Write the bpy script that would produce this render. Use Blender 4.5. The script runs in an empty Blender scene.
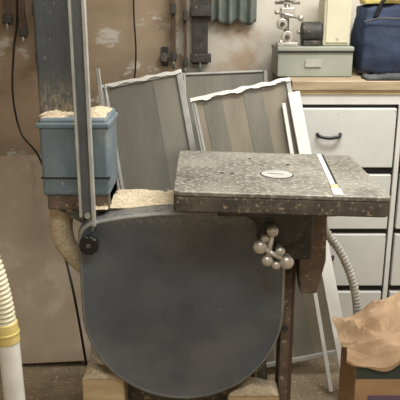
import bpy, bmesh, math, random
from mathutils import Vector, Matrix, noise
random.seed(4)
S=bpy.context.scene
def lin(c):
    r=[]
    for v in c[:3]:
        v/=255.0
        r.append(v/12.92 if v<=0.04045 else ((v+0.055)/1.055)**2.4)
    return (*r,1)
def mat(name,c1,c2=None,scale=8,rough=.6,metal=0,bump=.15,speck=None,sscale=60,sth=.62,lo=.35,hi=.65,stretch=(1,1,1),layer=None,lscale=3,lth=.55,lw=.06,bscale=None,sw=.03,dusttop=None):
    m=bpy.data.materials.new(name);m.use_nodes=True
    nt=m.node_tree;N=nt.nodes;L=nt.links;b=N['Principled BSDF']
    tc=N.new('ShaderNodeTexCoord');mp=N.new('ShaderNodeMapping');mp.inputs['Scale'].default_value=stretch
    L.new(tc.outputs['Object'],mp.inputs['Vector'])
    def nz(s,d=6,r=.6):
        n=N.new('ShaderNodeTexNoise');n.inputs['Scale'].default_value=s;n.inputs['Detail'].default_value=d;n.inputs['Roughness'].default_value=r
        L.new(mp.outputs[0],n.inputs['Vector']);return n
    def mr(n,a,c):
        q=N.new('ShaderNodeMapRange');q.inputs[1].default_value=a;q.inputs[2].default_value=c
        L.new(n.outputs[0],q.inputs[0]);return q
    def mix(f,a,c):
        x=N.new('ShaderNodeMix');x.data_type='RGBA';L.new(f.outputs[0],x.inputs[0])
        if isinstance(a,tuple):x.inputs[6].default_value=a
        else:L.new(a.outputs[2],x.inputs[6])
        x.inputs[7].default_value=c;return x
    n=nz(scale);c2=c2 or tuple(min(255,v*1.12) for v in c1)
    out=mix(mr(n,lo,hi),lin(c1),lin(c2))
    if layer:
        out=mix(mr(nz(lscale,8,.65),lth-lw,lth+lw),out,lin(layer))
    if speck:
        out=mix(mr(nz(sscale,3,.6),sth-sw,sth+sw),out,lin(speck))
    if dusttop:
        z0,z1,dc=dusttop
        sp=N.new('ShaderNodeSeparateXYZ');L.new(tc.outputs['Object'],sp.inputs[0])
        q=N.new('ShaderNodeMapRange');q.inputs[1].default_value=z0;q.inputs[2].default_value=z1;L.new(sp.outputs[2],q.inputs[0])
        nn=mr(nz(70,4,.7),.42,.62)
        mu=N.new('ShaderNodeMath');mu.operation='MULTIPLY';L.new(q.outputs[0],mu.inputs[0]);L.new(nn.outputs[0],mu.inputs[1])
        out=mix(mu,out,lin(dc))
    L.new(out.outputs[2],b.inputs['Base Color'])
    b.inputs['Roughness'].default_value=rough;b.inputs['Metallic'].default_value=metal
    if bump:
        bp=N.new('ShaderNodeBump');bp.inputs['Strength'].default_value=bump;bp.inputs['Distance'].default_value=.01
        L.new(nz(bscale or scale*4).outputs[0],bp.inputs['Height']);L.new(bp.outputs[0],b.inputs['Normal'])
    return m
def obj(name,me,m,par=None,smooth=False):
    o=bpy.data.objects.new(name,me);S.collection.objects.link(o)
    if m:me.materials.append(m)
    if smooth:
        for p in me.polygons:p.use_smooth=True
    if par:o.parent=par;o.matrix_parent_inverse=Matrix.Translation(par.location).inverted()
    return o
def emp(name,loc):
    e=bpy.data.objects.new(name,None);e.location=loc;e.empty_display_size=.1;S.collection.objects.link(e);return e
def bev(o,w,s=3):
    if w:
        b=o.modifiers.new('b','BEVEL');b.width=w;b.segments=s;b.limit_method='ANGLE';b.angle_limit=.6
        w2=o.modifiers.new('w','WEIGHTED_NORMAL')
        for p in o.data.polygons:p.use_smooth=True
def box(name,a,b,m,par=None,w=.003,M=None):
    bm=bmesh.new();bmesh.ops.create_cube(bm,size=1)
    c=[(a[i]+b[i])/2 for i in range(3)];s=[abs(b[i]-a[i]) for i in range(3)]
    for v in bm.verts:
        v.co=Vector([v.co[i]*s[i] for i in range(3)])
    me=bpy.data.meshes.new(name);
    if M is None:
        bm.to_mesh(me);bm.free();o=obj(name,me,m);o.location=c
        if par:o.parent=par;o.matrix_parent_inverse=Matrix.Translation(par.location).inverted()
    else:
        for v in bm.verts:v.co=M@(v.co+Vector(c))
        bm.to_mesh(me);bm.free();o=obj(name,me,m,par)
    bev(o,w);return o
def rod(name,p,q,r,m,par=None,r2=None,seg=24,w=0):
    p=Vector(p);q=Vector(q);d=q-p
    bm=bmesh.new();bmesh.ops.create_cone(bm,cap_ends=True,segments=seg,radius1=r,radius2=r if r2 is None else r2,depth=d.length)
    R=d.to_track_quat('Z','Y').to_matrix().to_4x4()
    T=Matrix.Translation((p+q)/2)@R
    for v in bm.verts:v.co=T@v.co
    me=bpy.data.meshes.new(name);bm.to_mesh(me);bm.free()
    o=obj(name,me,m,par)
    if w:bev(o,w)
    else:
        for f in me.polygons:f.use_smooth=len(f.vertices)==4
    return o
def ball(name,c,r,m,par=None,sc=(1,1,1)):
    bm=bmesh.new();bmesh.ops.create_uvsphere(bm,u_segments=24,v_segments=16,radius=r)
    for v in bm.verts:v.co=Vector((v.co.x*sc[0],v.co.y*sc[1],v.co.z*sc[2]))+Vector(c)
    me=bpy.data.meshes.new(name);bm.to_mesh(me);bm.free();return obj(name,me,m,par,True)
def tube(name,pts,r,m,par=None,ribs=0,rend=None):
    P=[Vector(p) for p in pts];P=[P[0]*2-P[1]]+P+[P[-1]*2-P[-2]]
    pl=[];n=60 if ribs else 14
    for i in range(1,len(P)-2):
        for k in range(n):
            t=k/n;a,b,c,d=P[i-1:i+3]
            pl.append(.5*((2*b)+(c-a)*t+(2*a-5*b+4*c-d)*t*t+(-a+3*b-3*c+d)*t**3))
    pl.append(P[-2]);bm=bmesh.new();rings=[];L=0;prev=None;seg=18 if r>.004 else 8
    for i,p in enumerate(pl):
        t=(pl[min(i+1,len(pl)-1)]-pl[max(i-1,0)]).normalized()
        if i:L+=(p-pl[i-1]).length
        if prev is None:
            ref=Vector((0,1,0)) if abs(t.y)<.9 else Vector((1,0,0));x=t.cross(ref).normalized()
        else:x=(prev-t*prev.dot(t)).normalized()
        r0=r if rend is None else r+(rend-r)*i/(len(pl)-1)
        prev=x;y=t.cross(x);rr=r0*(1+(.10*math.sin(L*2*math.pi/ribs) if ribs else 0))
        rings.append([bm.verts.new(p+rr*(math.cos(a)*x+math.sin(a)*y)) for a in [2*math.pi*j/seg for j in range(seg)]])
    for i in range(len(rings)-1):
        for j in range(seg):bm.faces.new((rings[i][j],rings[i][(j+1)%seg],rings[i+1][(j+1)%seg],rings[i+1][j]))
    bm.faces.new(rings[0][::-1]);bm.faces.new(rings[-1])
    bmesh.ops.recalc_face_normals(bm,faces=bm.faces)
    me=bpy.data.meshes.new(name);bm.to_mesh(me);bm.free();return obj(name,me,m,par,True)
def prism(name,out,y0,y1,m,par=None,w=.01,seg=3):
    bm=bmesh.new();A=[bm.verts.new((x,y0,z)) for x,z in out];B=[bm.verts.new((x,y1,z)) for x,z in out];n=len(out)
    bm.faces.new(A);bm.faces.new(B[::-1])
    for i in range(n):bm.faces.new((A[i],B[i],B[(i+1)%n],A[(i+1)%n]))
    bmesh.ops.recalc_face_normals(bm,faces=bm.faces)
    me=bpy.data.meshes.new(name);bm.to_mesh(me);bm.free();o=obj(name,me,m,par);bev(o,w,seg);return o
def heap(name,x0,x1,y0,y1,z0,h,m,par=None,n=40,fr=14,zf=None,edge=.18):
    bm=bmesh.new();V={}
    for i in range(n+1):
        for j in range(n+1):
            u=i/n;v=j/n;x=x0+(x1-x0)*u;y=y0+(y1-y0)*v
            e=min(1,min(u,1-u,v,1-v)/edge);e=e**.6
            k=.55+.6*noise.noise(Vector((x*fr,y*fr,z0)))+.25*noise.noise(Vector((x*fr*5,y*fr*5,1)))+.18*random.random()
            V[i,j]=bm.verts.new((x,y,(zf(x) if zf else z0)+h*e*max(k,.05)))
    for i in range(n):
        for j in range(n):bm.faces.new((V[i,j],V[i+1,j],V[i+1,j+1],V[i,j+1]))
    r=[V[i,0] for i in range(n+1)]+[V[n,j] for j in range(1,n+1)]+[V[i,n] for i in range(n-1,-1,-1)]+[V[0,j] for j in range(n-1,0,-1)]
    bm.faces.new(r[::-1])
    me=bpy.data.meshes.new(name);bm.to_mesh(me);bm.free();return obj(name,me,m,par,True)

# ---------- materials
M_wall=mat('wall_drywall',(152,132,110),(174,155,132),scale=2.5,rough=.9,bump=.08,layer=(204,199,188),lscale=1.6,lth=.575,lw=.015,stretch=(1.0,1,1.9))
M_wall2=mat('wall_plaster',(206,200,186),rough=.9,bump=.05)
M_wall3=mat('stained_drywall',(196,189,174),(212,206,193),scale=3,rough=.9,bump=.05,layer=(184,162,140),lscale=2.5,lth=.56,lw=.05)
M_ceil=mat('ceiling_white',(225,224,218),rough=.9,bump=.05)
M_floor=mat('floor_dusty_concrete',(112,98,82),(144,128,104),scale=5,rough=.85,speck=(195,176,140),sscale=90,sth=.64)
M_cover=mat('cover_grey_paint',(78,84,91),(94,99,105),scale=5,rough=.34,metal=.1,bump=.03,speck=(165,163,154),sscale=55,sth=.735,layer=(110,112,112),lscale=3.2,lth=.62,lw=.14,dusttop=(.81,.90,(170,161,143)))
M_coverlip=mat('cover_edge_highlight',(118,120,119),(148,146,138),scale=12,rough=.4,metal=.2,bump=.05)  # paler colour paints in the highlight along the cover's rounded rim
M_frame=mat('casting_grey',(80,80,76),(108,103,94),scale=14,rough=.6,metal=.2,speck=(190,172,138),sscale=50,sth=.6)
M_column=mat('column_grey',(74,79,83),(92,95,97),scale=6,rough=.5,metal=.2,speck=(140,134,120),sscale=90,sth=.70,stretch=(1,1,.5),dusttop=(-.44,-.62,(176,160,130)))
M_guard=mat('guard_channel_grey',(88,92,95),(106,109,110),scale=6,rough=.45,metal=.3,bump=.03)
M_blue=mat('blue_grey_paint',(94,110,120),(116,129,136),scale=9,rough=.5,speck=(172,166,150),sscale=80,sth=.68,stretch=(1,1,.6),layer=(136,142,140),lscale=6,lth=.64,lw=.08)
M_dust=mat('sawdust',(190,172,142),(226,211,182),scale=90,rough=1,bump=.7,bscale=260)
M_table=mat('table_mottled_iron',(88,84,77),(112,107,98),scale=7,rough=.45,metal=.2,bump=.08,layer=(142,139,129),lscale=4,lth=.53,lw=.13,speck=(168,165,153),sscale=75,sth=.58,sw=.08)
M_tedge=mat('table_edge_iron',(70,65,58),(100,92,80),scale=20,rough=.7,metal=.2,bump=.4,speck=(150,138,118),sscale=80,sth=.62)
M_iron=mat('dark_iron',(56,55,54),(80,77,73),scale=20,rough=.6,metal=.4,speck=(140,124,100),sscale=60,sth=.66)
M_rust=mat('rusty_iron',(88,75,65),(118,100,85),scale=18,rough=.8,speck=(160,142,118),sscale=50,sth=.62)
M_steel=mat('steel',(175,175,172),(200,200,196),scale=12,rough=.32,metal=.7,bump=.03)
M_pewter=mat('knob_steel',(178,172,162),(208,203,194),scale=25,rough=.35,metal=.6,bump=.05)
M_black=mat('black_plastic',(20,20,22),rough=.4,bump=.05)
M_alu=mat('aluminium_frame',(162,163,158),(188,187,181),scale=10,rough=.5,metal=.25,bump=.05)
M_pan1=mat('screen_pane_grey',(108,106,97),(126,122,110),scale=2,rough=.4,bump=.03,stretch=(4,1,1))
M_pan1b=mat('screen_pane_light',(124,121,110),(140,135,122),scale=2,rough=.4,bump=.03,stretch=(4,1,1))
M_pan2=mat('pane_tan',(130,122,107),(148,139,121),scale=2.5,rough=.45,bump=.03,stretch=(6,1,1))
M_pan2b=mat('pane_grey',(112,109,99),(128,124,112),scale=2.5,rough=.45,bump=.03,stretch=(6,1,1))
M_pan3=mat('pane_olive',(108,105,94),(126,121,106),scale=2,rough=.4,bump=.03,stretch=(5,1,1))
M_white=mat('white_paint',(212,211,205),(225,224,218),scale=3,rough=.5,bump=.04)
M_drawer=mat('drawer_white',(204,205,200),(218,218,213),scale=3,rough=.45,bump=.03,speck=(160,152,136),sscale=30,sth=.72)
M_top=mat('worn_wood_top',(150,132,106),(186,168,138),scale=6,rough=.6,stretch=(.6,4,4))
M_wood=mat('wood_rail',(180,156,118),(210,188,150),scale=8,rough=.7,stretch=(.8,4,4))
M_oldw=mat('old_brown_wood',(76,60,48),(104,84,66),scale=9,rough=.7,stretch=(4,4,.6))
M_dark=mat('dark_gap',(34,32,30),rough=.9,bump=0)
M_green=mat('cabinet_sage',(142,147,136),(156,160,148),scale=4,rough=.5,bump=.02)
M_beige=mat('beige_enamel',(196,190,166),(210,204,180),scale=4,rough=.45,bump=.02)
M_navy=mat('navy_canvas',(34,44,66),(48,60,86),scale=10,rough=.8,bump=.3)
M_char=mat('charcoal_cloth',(64,66,68),(86,88,88),scale=12,rough=.9,bump=.3)
M_yel=mat('yellow_plastic',(205,184,104),(218,200,130),scale=5,rough=.45,bump=.03)
M_cream=mat('cream_hose',(205,198,170),(222,216,192),scale=6,rough=.45,bump=.02)
M_pvc=mat('white_pvc',(214,213,206),rough=.4,bump=.02)
M_card=mat('cardboard',(160,128,94),(178,146,110),scale=5,rough=.85,stretch=(1,1,3))
M_paper=mat('kraft_paper',(158,130,100),(182,153,120),scale=6,rough=.75,bump=.15)
M_lab=mat('dark_green_print',(48,58,54),(62,72,66),scale=6,rough=.6)
M_pur=mat('purple_print',(96,82,104),rough=.6)
M_cloth=mat('grey_green_cloth',(92,99,94),(114,120,113),scale=10,rough=.9)
M_board=mat('hardboard',(134,119,100),(154,139,118),scale=3,rough=.8,layer=(170,158,140),lscale=3,lth=.62,lw=.1)
M_flex=mat('grey_conduit',(178,178,173),(200,200,195),scale=30,rough=.45,metal=.2)

# ---------- room
YW=3.2
box('floor',(-1.8,-1.2,-.06),(2.4,YW+.1,0),M_floor,w=0)
box('wall_back',(-1.8,YW,0),(-.08,YW+.1,2.7),M_wall,w=0)
box('wall_back',(-.08,YW,0),(2.4,YW+.1,2.7),M_wall3,w=0)
box('wall_left',(-1.9,-1.2,0),(-1.8,YW+.1,2.7),M_wall,w=0)
box('wall_right',(2.4,-1.2,0),(2.5,YW+.1,2.7),M_wall2,w=0)
box('wall_front',(-1.9,-1.3,0),(2.5,-1.2,2.7),M_wall2,w=0)
box('ceiling',(-1.9,-1.3,2.7),(2.5,YW+.1,2.78),M_ceil,w=0)

# ---------- bandsaw
bs=emp('bandsaw',(-.06,2.15,0))
cx,cz,R=-.058,.515,.345
out=[]
for i in range(49):
    a=-math.pi*i/48
    out.append((cx+R*math.cos(a),cz+R*math.sin(a)))
top=[(-.404,.77),(-.400,.797),(-.388,.818),(-.368,.832),(-.33,.843),(-.25,.857),(-.15,.868),(-.05,.873),(.1,.875),(.22,.872),(.255,.862),(.278,.842),(.286,.81)]
def sc(o,k,dz=0):return [((x-cx)*k+cx,(z-cz)*k+cz+dz) for x,z in o]
bm=bmesh.new();prof=[(1.0,2.075),(1.0,2.035),(.997,2.018),(.990,2.006),(.978,1.998),(.962,1.996),(.955,1.9985),(.945,2.0),(.5,1.999)]
rings=[[bm.verts.new((x,y,z)) for x,z in sc(out+top,k)] for k,y in prof]
n=len(rings[0])
for a,b in zip(rings,rings[1:]):
    for i in range(n):bm.faces.new((a[i],a[(i+1)%n],b[(i+1)%n],b[i]))
bm.faces.new(rings[-1]);bm.faces.new(rings[0][::-1])
bmesh.ops.recalc_face_normals(bm,faces=bm.faces)
me=bpy.data.meshes.new('wc');bm.to_mesh(me);bm.free();o=obj('wheel_cover',me,M_cover,bs,True)
me.materials.append(M_coverlip)
for i,p in enumerate(me.polygons):
    if 3*n<=i<5*n:p.material_index=1
prism('wheel_housing',sc(out+top,.965),2.07,2.20,M_frame,bs,w=.006)
prism('frame_arm',[(-.50,.93),(-.50,.86),(-.40,.80),(-.2,.80),(.25,.78),(.27,.84),(-.1,.862),(-.30,.862),(-.30,.93)],2.08,2.30,M_frame,bs,w=.01)
heap('sawdust_on_arm',-.365,.0,2.07,2.29,.857,.018,M_dust,bs,fr=12,n=70)
box('arm_timber',(-.505,2.06,.855),(-.30,2.27,.915),M_rust,bs,w=.006)
heap('sawdust_on_timber',-.39,-.302,2.03,2.07,.865,.015,M_dust,bs,n=16)
box('column_box',(-.515,2.05,.905),(-.295,2.28,1.165),M_blue,bs,w=.012)
box('box_seam',(-.517,2.047,.965),(-.293,2.06,.97),M_dark,bs,w=0)
box('box_flange',(-.522,2.043,1.13),(-.288,2.285,1.148),M_blue,bs,w=.005)
heap('sawdust_on_box',-.51,-.30,2.055,2.26,1.162,.016,M_dust,bs,fr=16,n=60)
box('column',(-.522,2.10,1.16),(-.392,2.27,2.35),M_column,bs,w=.012)
heap('sawdust_foot',-.52,-.385,2.07,2.12,1.165,.025,M_dust,bs,n=20)
box('upper_arm',(-.5,2.11,2.22),(.30,2.26,2.36),M_column,bs,w=.03)
box('guard_back',(-.378,1.985,.86),(-.338,1.990,2.2),M_guard,bs,w=.001)
box('guard_flange_1',(-.383,1.965,.86),(-.375,1.99,2.2),M_alu,bs,w=.001)
box('guard_flange_2',(-.344,1.965,.83),(-.334,1.99,2.2),M_alu,bs,w=.001)
rod('guard_bolt',(-.36,1.98,.86),(-.36,2.02,.86),.01,M_steel,bs)
rod('cover_knob_stem',(-.356,2.02,.770),(-.356,1.965,.770),.010,M_steel,bs)
bm=bmesh.new();vs=[]
for y in (1.945,1.975):
    vs.append([bm.verts.new((-.356+(.031+.0015*math.cos(10*a))*math.cos(a),y,.770+(.031+.0015*math.cos(10*a))*math.sin(a))) for a in [2*math.pi*k/80 for k in range(80)]])
bm.faces.new(vs[0]);bm.faces.new(vs[1][::-1])
for k in range(80):bm.faces.new((vs[0][k],vs[1][k],vs[1][(k+1)%80],vs[0][(k+1)%80]))
bmesh.ops.recalc_face_normals(bm,faces=bm.faces)
me=bpy.data.meshes.new('k');bm.to_mesh(me);bm.free();o=obj('cover_knob',me,M_black,bs);bev(o,.005)
rod('knob_insert',(-.356,1.946,.770),(-.356,1.9435,.770),.007,M_frame,bs)
rod('latch_pin',(-.35,1.995,.805),(-.335,1.99,.84),.006,M_steel,bs)
tube('curved_bracket',[(-.462,2.16,.87),(-.485,2.16,.79),(-.478,2.16,.71),(-.435,2.16,.64),(-.38,2.16,.59),(-.33,2.16,.57)],.045,M_dust,bs,rend=.025)
prism('pedestal',[(-.36,0.0),(-.33,.3),(-.25,.6),(.15,.6),(.24,.3),(.27,0.0)],2.14,2.34,M_frame,bs,w=.01)
box('side_leg',(.288,2.10,0),(.322,2.20,.84),M_rust,bs,w=.004)
box('side_leg_rear',(.322,2.13,.0),(.34,2.2,.80),M_oldw,bs,w=.003)
rod('leg_bolt_1',(.305,2.10,.62),(.305,2.09,.62),.009,M_iron,bs,seg=6)
rod('leg_bolt_2',(.305,2.10,.40),(.305,2.09,.40),.009,M_iron,bs,seg=6)
box('base_timber_left',(-.42,2.03,0),(-.27,2.13,.235),M_wood,bs,w=.006)
heap('sawdust_base_left',-.42,-.27,2.03,2.13,.232,.03,M_dust,bs,n=20)
box('base_timber_right',(.10,2.03,0),(.285,2.13,.165),M_wood,bs,w=.006)
heap('sawdust_base_right',.10,.285,2.03,2.13,.162,.045,M_dust,bs,n=24)
# table
tr=math.radians(1.8)
TM=Matrix.Translation((.228,1.985,1.0))@Matrix.Rotation(tr,4,'Y')
def rr(x0,x1,y0,y1,r,n=6):
    o=[]
    for (x,y,s) in ((x1-r,y1-r,0),(x0+r,y1-r,90),(x0+r,y0+r,180),(x1-r,y0+r,270)):
        for k in range(n+1):
            a=math.radians(s+90*k/n);o.append((x+r*math.cos(a),y+r*math.sin(a)))
    return o
def slab(name,ol,z0,z1,m,w=.004):
    bm=bmesh.new();A=[bm.verts.new(TM@Vector((x,y,z0))) for x,y in ol];B=[bm.verts.new(TM@Vector((x,y,z1))) for x,y in ol];n=len(ol)
    bm.faces.new(A[::-1]);bm.faces.new(B)
    for i in range(n):bm.faces.new((A[i],A[(i+1)%n],B[(i+1)%n],B[i]))
    me=bpy.data.meshes.new(name);bm.to_mesh(me);bm.free();o=obj(name,me,m,bs);bev(o,w);return o
slab('table_top',rr(-.302,.302,-.27,.265,.022),-.006,.008,M_table)
slab('table_rim',rr(-.301,.301,-.269,.264,.021),-.052,-.0065,M_tedge,.006)
ci=[(.008+.048*math.cos(a),-.045+.048*math.sin(a)) for a in [2*math.pi*k/40 for k in range(40)]]
slab('insert_ring',[(.008+(x-.008)*1.08,-.045+(y+.045)*1.08) for x,y in ci],.008,.0086,M_dark,0)
slab('throat_insert',ci,.0086,.0095,M_alu,0)
slab('blade_slot',[(-.02,-.047),(.03,-.047),(.03,-.043),(-.02,-.043)],.0095,.0099,M_dark,0)
def strip(name,x0,x1,y0,y1,z1,m):
    k=.085
    slab(name,[(x0-k*(.2-y0)*.9,y0),(x1-k*(.2-y0)*.9,y0),(x1-k*(.2-y1)*.9,y1),(x0-k*(.2-y1)*.9,y1)],.008,z1,m,0)
strip('miter_slot',.182,.202,-.262,.262,.0088,M_dark)
strip('miter_strip',.180,.194,-.15,.262,.0096,M_white)
strip('miter_strip_front',.176,.203,-.263,-.20,.0112,M_white)
strip('miter_strip_wood',.178,.200,-.20,-.15,.0105,M_wood)
for k,(x,y) in enumerate([(-.16,-.05),(-.13,-.05),(.06,.09),(-.06,.16)]):
    slab(f'table_hole_{k}',[(x+.006*math.cos(a),y+.006*math.sin(a)) for a in [2*math.pi*j/16 for j in range(16)]],.008,.0086,M_dark,0)
prism('trunnion',[(.10,.945),(.36,.94),(.365,.90),(.33,.86),(.30,.80),(.24,.78),(.19,.80),(.165,.87),(.11,.90)],1.90,2.02,M_iron,bs,w=.008)
box('trunnion_plate',(.05,1.80,.915),(.40,2.10,.95),M_iron,bs,w=.006)
box('trunnion_arm',(.22,1.95,.72),(.36,2.12,.87),M_iron,bs,w=.01)
prism('rusty_bracket',[(.335,.86),(.42,.86),(.425,.68),(.40,.56),(.345,.56),(.335,.62)],2.04,2.12,M_rust,bs,w=.008)
for k,(x,z,r) in enumerate([(.182,.805,.022),(.218,.855,.018),(.205,.76,.018),(.264,.755,.022),(.243,.79,.015),(.196,.832,.013),(.232,.745,.014)]):
    rod(f'clamp_stem_{k}',(x,1.95,z),(x,1.86,z),.007,M_pewter,bs)
    rod(f'clamp_hub_{k}',(x,1.88,z),(x,1.845,z),r*.8,M_pewter,bs,w=.003)
    ball(f'clamp_knob_{k}',(x,1.845,z),r,M_pewter,bs,(1,.7,1))
rod('clamp_lever',(.188,1.845,.805),(.262,1.845,.758),.008,M_pewter,bs)
rod('clamp_lever_2',(.218,1.845,.855),(.205,1.845,.765),.008,M_pewter,bs)

# ---------- leaning frames
def lframe(name,TL,TR,d,pane,rw=.028,th=.022,bands=(),extra=None,fm=None):
    fm=fm or M_alu
    TL=Vector(TL);TR=Vector(TR);d=Vector(d)
    r=(TR-TL);W=r.length;r.normalize();H=d.length;dn=d.normalized();dn=(dn-r*dn.dot(r)).normalized();n=r.cross(dn)
    if n.y>0:n=-n
    M=Matrix((( r.x,dn.x,n.x,TL.x),(r.y,dn.y,n.y,TL.y),(r.z,dn.z,n.z,TL.z),(0,0,0,1)))
    e=emp(name,TL+r*W/2+d/2)
    box('stile_left',(0,0,0),(rw,H,th),fm,e,.003,M);box('stile_right',(W-rw,0,0),(W,H,th),fm,e,.003,M)
    box('rail_top',(rw,0,0),(W-rw,rw*.6,th),fm,e,.003,M);box('rail_bottom',(rw,H-rw,0),(W-rw,H,th),fm,e,.003,M)
    box('pane',(rw*.8,rw*.5,th*.25),(W-rw*.8,H-rw*.8,th*.5),pane,e,0,M)
    for i,(a,b,m) in enumerate(bands):box(f'band_{i}',(a,rw*.5,th*.5),(b,H-rw,th*.6),m,e,0,M)
    box('stile_groove',(rw*.45,.01,th),(rw*.55,H-.01,th*1.03),M_dark,e,0,M)
    if extra:extra(e,M,W,H,th)
    return e
def torn(e,M,W,H,th):
    bm=bmesh.new();n=60;A=[];B=[]
    for i in range(n+1):
        x=W*i/n;A.append(bm.verts.new(M@Vector((x,-.004+.006*noise.noise(Vector((x*25,7,0))),th*1.1))));B.append(bm.verts.new(M@Vector((x,.010+.014*noise.noise(Vector((x*22,2,0)))+.004*random.random(),th*1.1+.003))))
    for i in range(n):bm.faces.new((A[i],A[i+1],B[i+1],B[i]))
    me=bpy.data.meshes.new('t');bm.to_mesh(me);bm.free();o=obj('torn_screen_spline',me,M_pvc,e)
    s=o.modifiers.new('s','SOLIDIFY');s.thickness=.003
lframe('window_screen',(-.455,3.02,1.146),(-.082,3.02,1.218),(.22,-.45,-1.14),M_pan1,bands=((.24,.34,M_pan1b),),extra=torn)
lframe('window_screen',(-.088,3.12,1.198),(.318,3.12,1.214),(.03,-.44,-1.19),M_pan3,rw=.02)
lframe('window_screen',(-.040,2.74,1.127),(.372,2.74,1.215),(.24,-.28,-1.115),M_pan2,rw=.02,bands=((.05,.13,M_pan2b),(.22,.30,M_pan2b)),extra=torn)
def plank(name,p,q,wd,th,m):
    p=Vector(p);q=Vector(q);d=q-p;H=d.length;dn=d.normalized();r=Vector((1,0,0));r=(r-dn*r.dot(dn)).normalized();n=r.cross(dn)
    M=Matrix(((r.x,dn.x,n.x,p.x),(r.y,dn.y,n.y,p.y),(r.z,dn.z,n.z,p.z),(0,0,0,1)))
    return box(name,(-wd/2,0,-th/2),(wd/2,H,th/2),m,None,.002,M)
plank('trim_board',(.385,2.695,1.165),(.60,2.25,.012),.05,.018,M_white)
plank('trim_board',(.345,2.69,1.12),(.53,2.30,.012),.016,.016,M_white)
plank('metal_strip',(-.455,2.94,1.24),(-.30,2.50,.01),.018,.012,M_steel)
plank('metal_strip',(-.425,2.93,1.17),(-.25,2.48,.01),.010,.012,M_steel)
plank('hardboard_sheet',(-.95,3.12,.80),(-.90,2.50,.01),.85,.012,M_board)
tube('flexible_conduit',[(.43,2.18,.80),(.448,2.2,.735),(.515,2.2,.64),(.57,2.2,.50),(.59,2.2,.33),(.585,2.20,.16),(.56,2.2,.017)],.015,M_flex,ribs=.014)

# ---------- dresser
dr=emp('dresser',(.9,2.93,0));X0,X1,Y0,Y1=.400,1.35,2.76,3.15
box('carcass',(X0,Y0+.02,.04),(X1,Y1,1.155),M_white,dr,.003)
box('plinth',(X0+.03,Y0+.05,0),(X1-.03,Y1-.03,.04),M_dark,dr,0)
box('top_board',(X0-.015,Y0-.015,1.165),(X1+.02,Y1,1.205),M_top,dr,.004)
box('top_rail',(X0,Y0,1.105),(X1,Y0+.02,1.165),M_white,dr,.002)
box('top_rail_wood',(X0,Y0-.006,1.148),(X1,Y0,1.165),M_wood,dr,.001)
box('stile_a',(X0,Y0,.04),(X0+.028,Y0+.02,1.105),M_wood,dr,.002)
for c,(a,b) in enumerate([(.436,.835),(.875,1.31)]):
    box(f'drawer_gap_{c}',(a-.012,Y0+.010,.05),(b+.012,Y0+.0205,1.10),M_dark,dr,0)
    for k,(z0,z1) in enumerate([(.832,1.09),(.55,.80),(.275,.525),(.06,.245)]):
        box(f'drawer_{c}_{k}',(a,Y0-.012,z0),(b,Y0+.018,z1),M_drawer,dr,.005)
        hx=a+.115;hz=(z0+z1)/2+.012
        tube(f'pull_{c}_{k}',[(hx-.05,Y0-.012,hz+.008),(hx-.04,Y0-.032,hz),(hx,Y0-.036,hz-.006),(hx+.04,Y0-.032,hz),(hx+.05,Y0-.012,hz+.008)],.007,M_black,dr)
box('stile_b',(.845,Y0-.004,.04),(.865,Y0+.018,1.105),M_white,dr,.002)

# ---------- things on dresser
fb=emp('metal_file_box',(.49,3.0,1.2))
box('body',(.34,2.90,1.207),(.668,3.15,1.325),M_green,fb,.004)
box('lid',(.337,2.895,1.318),(.671,3.152,1.336),M_green,fb,.003)
box('lid_seam',(.34,2.893,1.312),(.668,2.899,1.316),M_dark,fb,0)
box('label_holder',(.46,2.893,1.25),(.53,2.90,1.28),M_alu,fb,.001)
bx=emp('beige_switch_box',(.6,3.03,1.34))
box('body',(.542,2.95,1.337),(.662,3.10,1.60),M_beige,bx,.008)
box('cover_plate',(.552,2.944,1.35),(.652,2.951,1.585),M_beige,bx,.004)
rod('screw_1',(.602,2.943,1.365),(.602,2.947,1.365),.005,M_steel,bx);rod('screw_2',(.602,2.943,1.57),(.602,2.947,1.57),.005,M_steel,bx)
bg=emp('bench_grinder',(.48,2.98,1.34))
rod('motor',(.45,2.98,1.395),(.535,2.98,1.395),.045,M_iron,bg,w=.006)
box('base',(.455,2.94,1.337),(.53,3.03,1.36),M_iron,bg,.004)
rod('shaft',(.43,2.98,1.395),(.45,2.98,1.395),.008,M_steel,bg)
rod('motor_cap',(.535,2.98,1.395),(.54,2.98,1.395),.03,M_black,bg)
mv=emp('drill_press_vise',(.37,2.97,1.34))
box('base',(.34,2.93,1.337),(.43,3.03,1.352),M_pewter,mv,.003)
rod('post',(.385,3.0,1.35),(.385,3.0,1.60),.012,M_steel,mv)
rod('wheel',(.385,2.965,1.375),(.385,2.95,1.375),.026,M_pewter,mv,w=.004)
rod('wheel_hub',(.385,2.96,1.375),(.385,2.935,1.375),.010,M_iron,mv)
rod('pulley',(.36,2.965,1.43),(.36,2.945,1.43),.024,M_pewter,mv,w=.004)
rod('pulley_hub',(.36,2.96,1.43),(.36,2.93,1.43),.009,M_iron,mv)
box('slide_block',(.355,2.96,1.455),(.415,3.02,1.50),M_pewter,mv,.005)
rod('crank_arm',(.335,2.95,1.48),(.44,2.95,1.455),.006,M_steel,mv)
ball('crank_ball',(.44,2.95,1.455),.014,M_pewter,mv);ball('crank_ball_2',(.335,2.95,1.48),.010,M_pewter,mv)
box('head_block',(.35,2.965,1.53),(.42,3.03,1.56),M_pewter,mv,.005)
rod('head_screw',(.33,2.99,1.52),(.44,2.99,1.52),.007,M_steel,mv)
ball('lower_knob',(.355,2.94,1.352),.012,M_pewter,mv)
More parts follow.
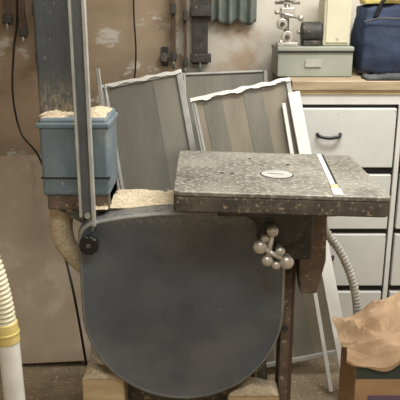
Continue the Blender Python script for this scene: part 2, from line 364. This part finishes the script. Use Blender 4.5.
def lumpy(name,c,s,m,par=None,amp=.012,fr=12,pw=.35):
    bm=bmesh.new();bmesh.ops.create_cube(bm,size=2);bmesh.ops.subdivide_edges(bm,edges=bm.edges,cuts=16,use_grid_fill=True)
    for v in bm.verts:
        p=v.co.copy();q=p.normalized()
        p=p.lerp(q*1.15,pw)
        w=Vector((p.x*s[0],p.y*s[1],p.z*s[2]))+Vector(c)
        k=noise.noise(w*fr)*amp+noise.noise(w*fr*3)*amp*.4
        w+=q*k
        w.z=max(w.z,c[2]-s[2]*.98)
        v.co=w
    me=bpy.data.meshes.new(name);bm.to_mesh(me);bm.free();return obj(name,me,m,par,True)
bg=emp('canvas_tool_bag',(.85,3.0,1.2))
lumpy('body',(.86,3.02,1.365),(.16,.10,.155),M_navy,bg,.02,9)
tube('handle',[(.76,2.93,1.46),(.80,2.925,1.54),(.88,2.925,1.55),(.93,2.93,1.47)],.009,M_black,bg)
tube('zip_seam',[(.71,2.915,1.44),(.78,2.902,1.455),(.88,2.90,1.45),(.98,2.91,1.43)],.004,M_char,bg)
lumpy('yellow_pouch',(.80,3.0,1.535),(.09,.05,.022),M_yel,bg,.006,14)
heap('folded_cloth',.70,1.05,2.755,2.872,1.206,.026,M_char,None,fr=12,edge=.05)
# ---------- wall hangings
def bar_clamp(x,z0,z1,m,w=.022):
    y=YW-.047
    e=emp('bar_clamp',(x,y,z0))
    box('bar',(x-w/2,y,z0),(x+w/2,y+.02,z1),m,e,.002)
    box('jaw_fixed',(x-w*.6,y-.03,z0+.01),(x+w*.7,y+.022,z0+.05),M_iron,e,.004)
    box('jaw_sliding',(x-w*.6,y-.03,z0+.22),(x+w*.7,y+.022,z0+.27),M_iron,e,.004)
    rod('screw',(x,y-.015,z0-.03),(x,y-.015,z0+.03),.006,M_steel,e)
    rod('wall_peg',(x,y+.02,z1-.05),(x,YW,z1-.05),.008,M_iron,e)
bar_clamp(.0,1.24,1.95,M_iron,.075)
bar_clamp(-.07,1.22,1.95,M_oldw,.016)
bar_clamp(-.125,1.25,1.9,M_oldw,.02)
bar_clamp(-.76,1.24,1.95,M_oldw,.028);bar_clamp(-.83,1.36,1.95,M_oldw,.024);bar_clamp(-.90,1.42,1.95,M_oldw,.03)
pw=emp('wall_pulley',(-.17,YW-.03,1.25))
rod('sheave',(-.17,YW-.03,1.27),(-.17,YW,1.27),.022,M_frame,pw,w=.004);box('bracket',(-.185,YW-.012,1.23),(-.155,YW,1.32),M_iron,pw,.003)
bm=bmesh.new();V={}
for i in range(31):
    for j in range(16):
        x=.055+.21*i/30;V[i,j]=bm.verts.new((x,YW-.05+.018*math.sin(i*.9)+.006*noise.noise(Vector((i*.3,j*.3,0))),1.43+.24*j/15+.01*math.sin(i*.45)*(1-j/15)))
for i in range(30):
    for j in range(15):bm.faces.new((V[i,j],V[i+1,j],V[i+1,j+1],V[i,j+1]))
me=bpy.data.meshes.new('c');bm.to_mesh(me);bm.free();o=obj('hanging_rag',me,M_cloth,None,True);s=o.modifiers.new('s','SOLIDIFY');s.thickness=.004
tube('power_cord',[(-.86,3.17,1.9),(-.855,3.17,1.5),(-.885,3.16,1.30),(-.90,3.14,1.10),(-.87,3.12,.92),(-.78,3.06,.82),(-.70,2.9,.72),(-.60,2.6,.60),(-.5,2.36,.42),(-.46,2.38,.0)],.005,M_black)
tube('power_cord',[(-.30,3.17,1.9),(-.31,3.17,1.5),(-.305,3.165,1.3),(-.32,3.15,1.14),(-.36,3.1,1.0)],.004,M_black)
# ---------- dust hose left
dh=emp('dust_hose',(-.56,1.7,.5))
tube('hose',[(-.72,1.72,1.02),(-.64,1.71,.93),(-.59,1.70,.82),(-.568,1.70,.70),(-.562,1.70,.61)],.029,M_cream,dh,ribs=.014)
rod('coupling',(-.562,1.70,.63),(-.558,1.70,.565),.034,M_yel,dh,w=.004)
rod('coupling_ring',(-.561,1.70,.60),(-.5605,1.70,.592),.037,M_yel,dh,w=.002)
rod('pipe',(-.558,1.70,.57),(-.552,1.70,0),.031,M_pvc,dh,w=.002)
tube('hose_tail',[(-.72,1.72,1.02),(-.85,1.74,1.08),(-1.05,1.8,1.0),(-1.15,1.85,.6),(-1.15,1.85,.03)],.029,M_cream,dh,ribs=.014)
# ---------- cardboard box + paper
cb=emp('cardboard_box',(.74,2.06,0))
box('wall_front_panel',(.525,1.93,0),(.95,1.937,.375),M_card,cb,.001)
box('wall_rear_panel',(.525,2.153,0),(.95,2.16,.375),M_card,cb,.001)
box('side_left',(.525,1.937,0),(.532,2.153,.375),M_card,cb,.001)
box('side_right',(.943,1.937,0),(.95,2.153,.375),M_card,cb,.001)
box('bottom',(.532,1.937,0),(.943,2.153,.007),M_card,cb,.001)
box('printed_band',(.5255,1.928,.30),(.9495,1.930,.355),M_lab,cb,0)
box('printed_patch',(.57,1.928,.20),(.95,1.930,.235),M_pur,cb,0)
bm=bmesh.new();V={};n=34
def crease(u,v,s,o):
    a=noise.noise(Vector((u*s+o,v*s*.8,o)));return 1-abs(a)*2.2
for i in range(n+1):
    for j in range(n+1):
        u=i/n;v=j/n
        x=.485+.47*u;y=1.905+.25*v
        c=crease(u+v*.5,v,2.6,3)*.035+crease(u-v*.4,v,5.5,9)*.018
        z=.365+.155*min(1,v*1.3)*min(1,(u*1.25+.12))+c
        hang=max(0,(.14-v)/.14);z-=hang*(.045+.02*noise.noise(Vector((u*5,3,3))));y=max(y,1.912)
        x+=.022*noise.noise(Vector((u*4,v*4,12)))
        V[i,j]=bm.verts.new((x,y+.012*noise.noise(Vector((u*6,v*6,20)))*(v>.1),z))
for i in range(n):
    for j in range(n):bm.faces.new((V[i,j],V[i+1,j],V[i+1,j+1],V[i,j+1]))
bmesh.ops.triangulate(bm,faces=bm.faces)
me=bpy.data.meshes.new('p');bm.to_mesh(me);bm.free();o=obj('crumpled_kraft_paper',me,M_paper);s=o.modifiers.new('s','SOLIDIFY');s.thickness=.002

# ---------- light
def area(n,loc,size,e,col,rot=(0,0,0)):
    l=bpy.data.lights.new(n,'AREA');l.shape='RECTANGLE';l.size=size[0];l.size_y=size[1];l.energy=e;l.color=col
    o=bpy.data.objects.new(n,l);o.location=loc;o.rotation_euler=rot;S.collection.objects.link(o)
area('ceiling_light',(.6,1.9,2.65),(1.2,.35),46,(1,.985,.94))
area('ceiling_light',(.3,.1,2.65),(1.4,.5),40,(1,.985,.95))
area('ceiling_light',(1.2,2.4,2.62),(.6,.6),20,(1,.99,.96))
w=bpy.data.worlds.new('World');S.world=w;w.use_nodes=True
w.node_tree.nodes['Background'].inputs[0].default_value=(.9,.95,1,1);w.node_tree.nodes['Background'].inputs[1].default_value=.3
S.view_settings.view_transform='Standard'
c=bpy.data.cameras.new('camera');c.sensor_width=36;c.lens=58.5;c.clip_start=.02
co=bpy.data.objects.new('camera',c);co.location=(0,0,1.5);co.rotation_euler=(math.radians(90-16.5),0,0);S.collection.objects.link(co);S.camera=co
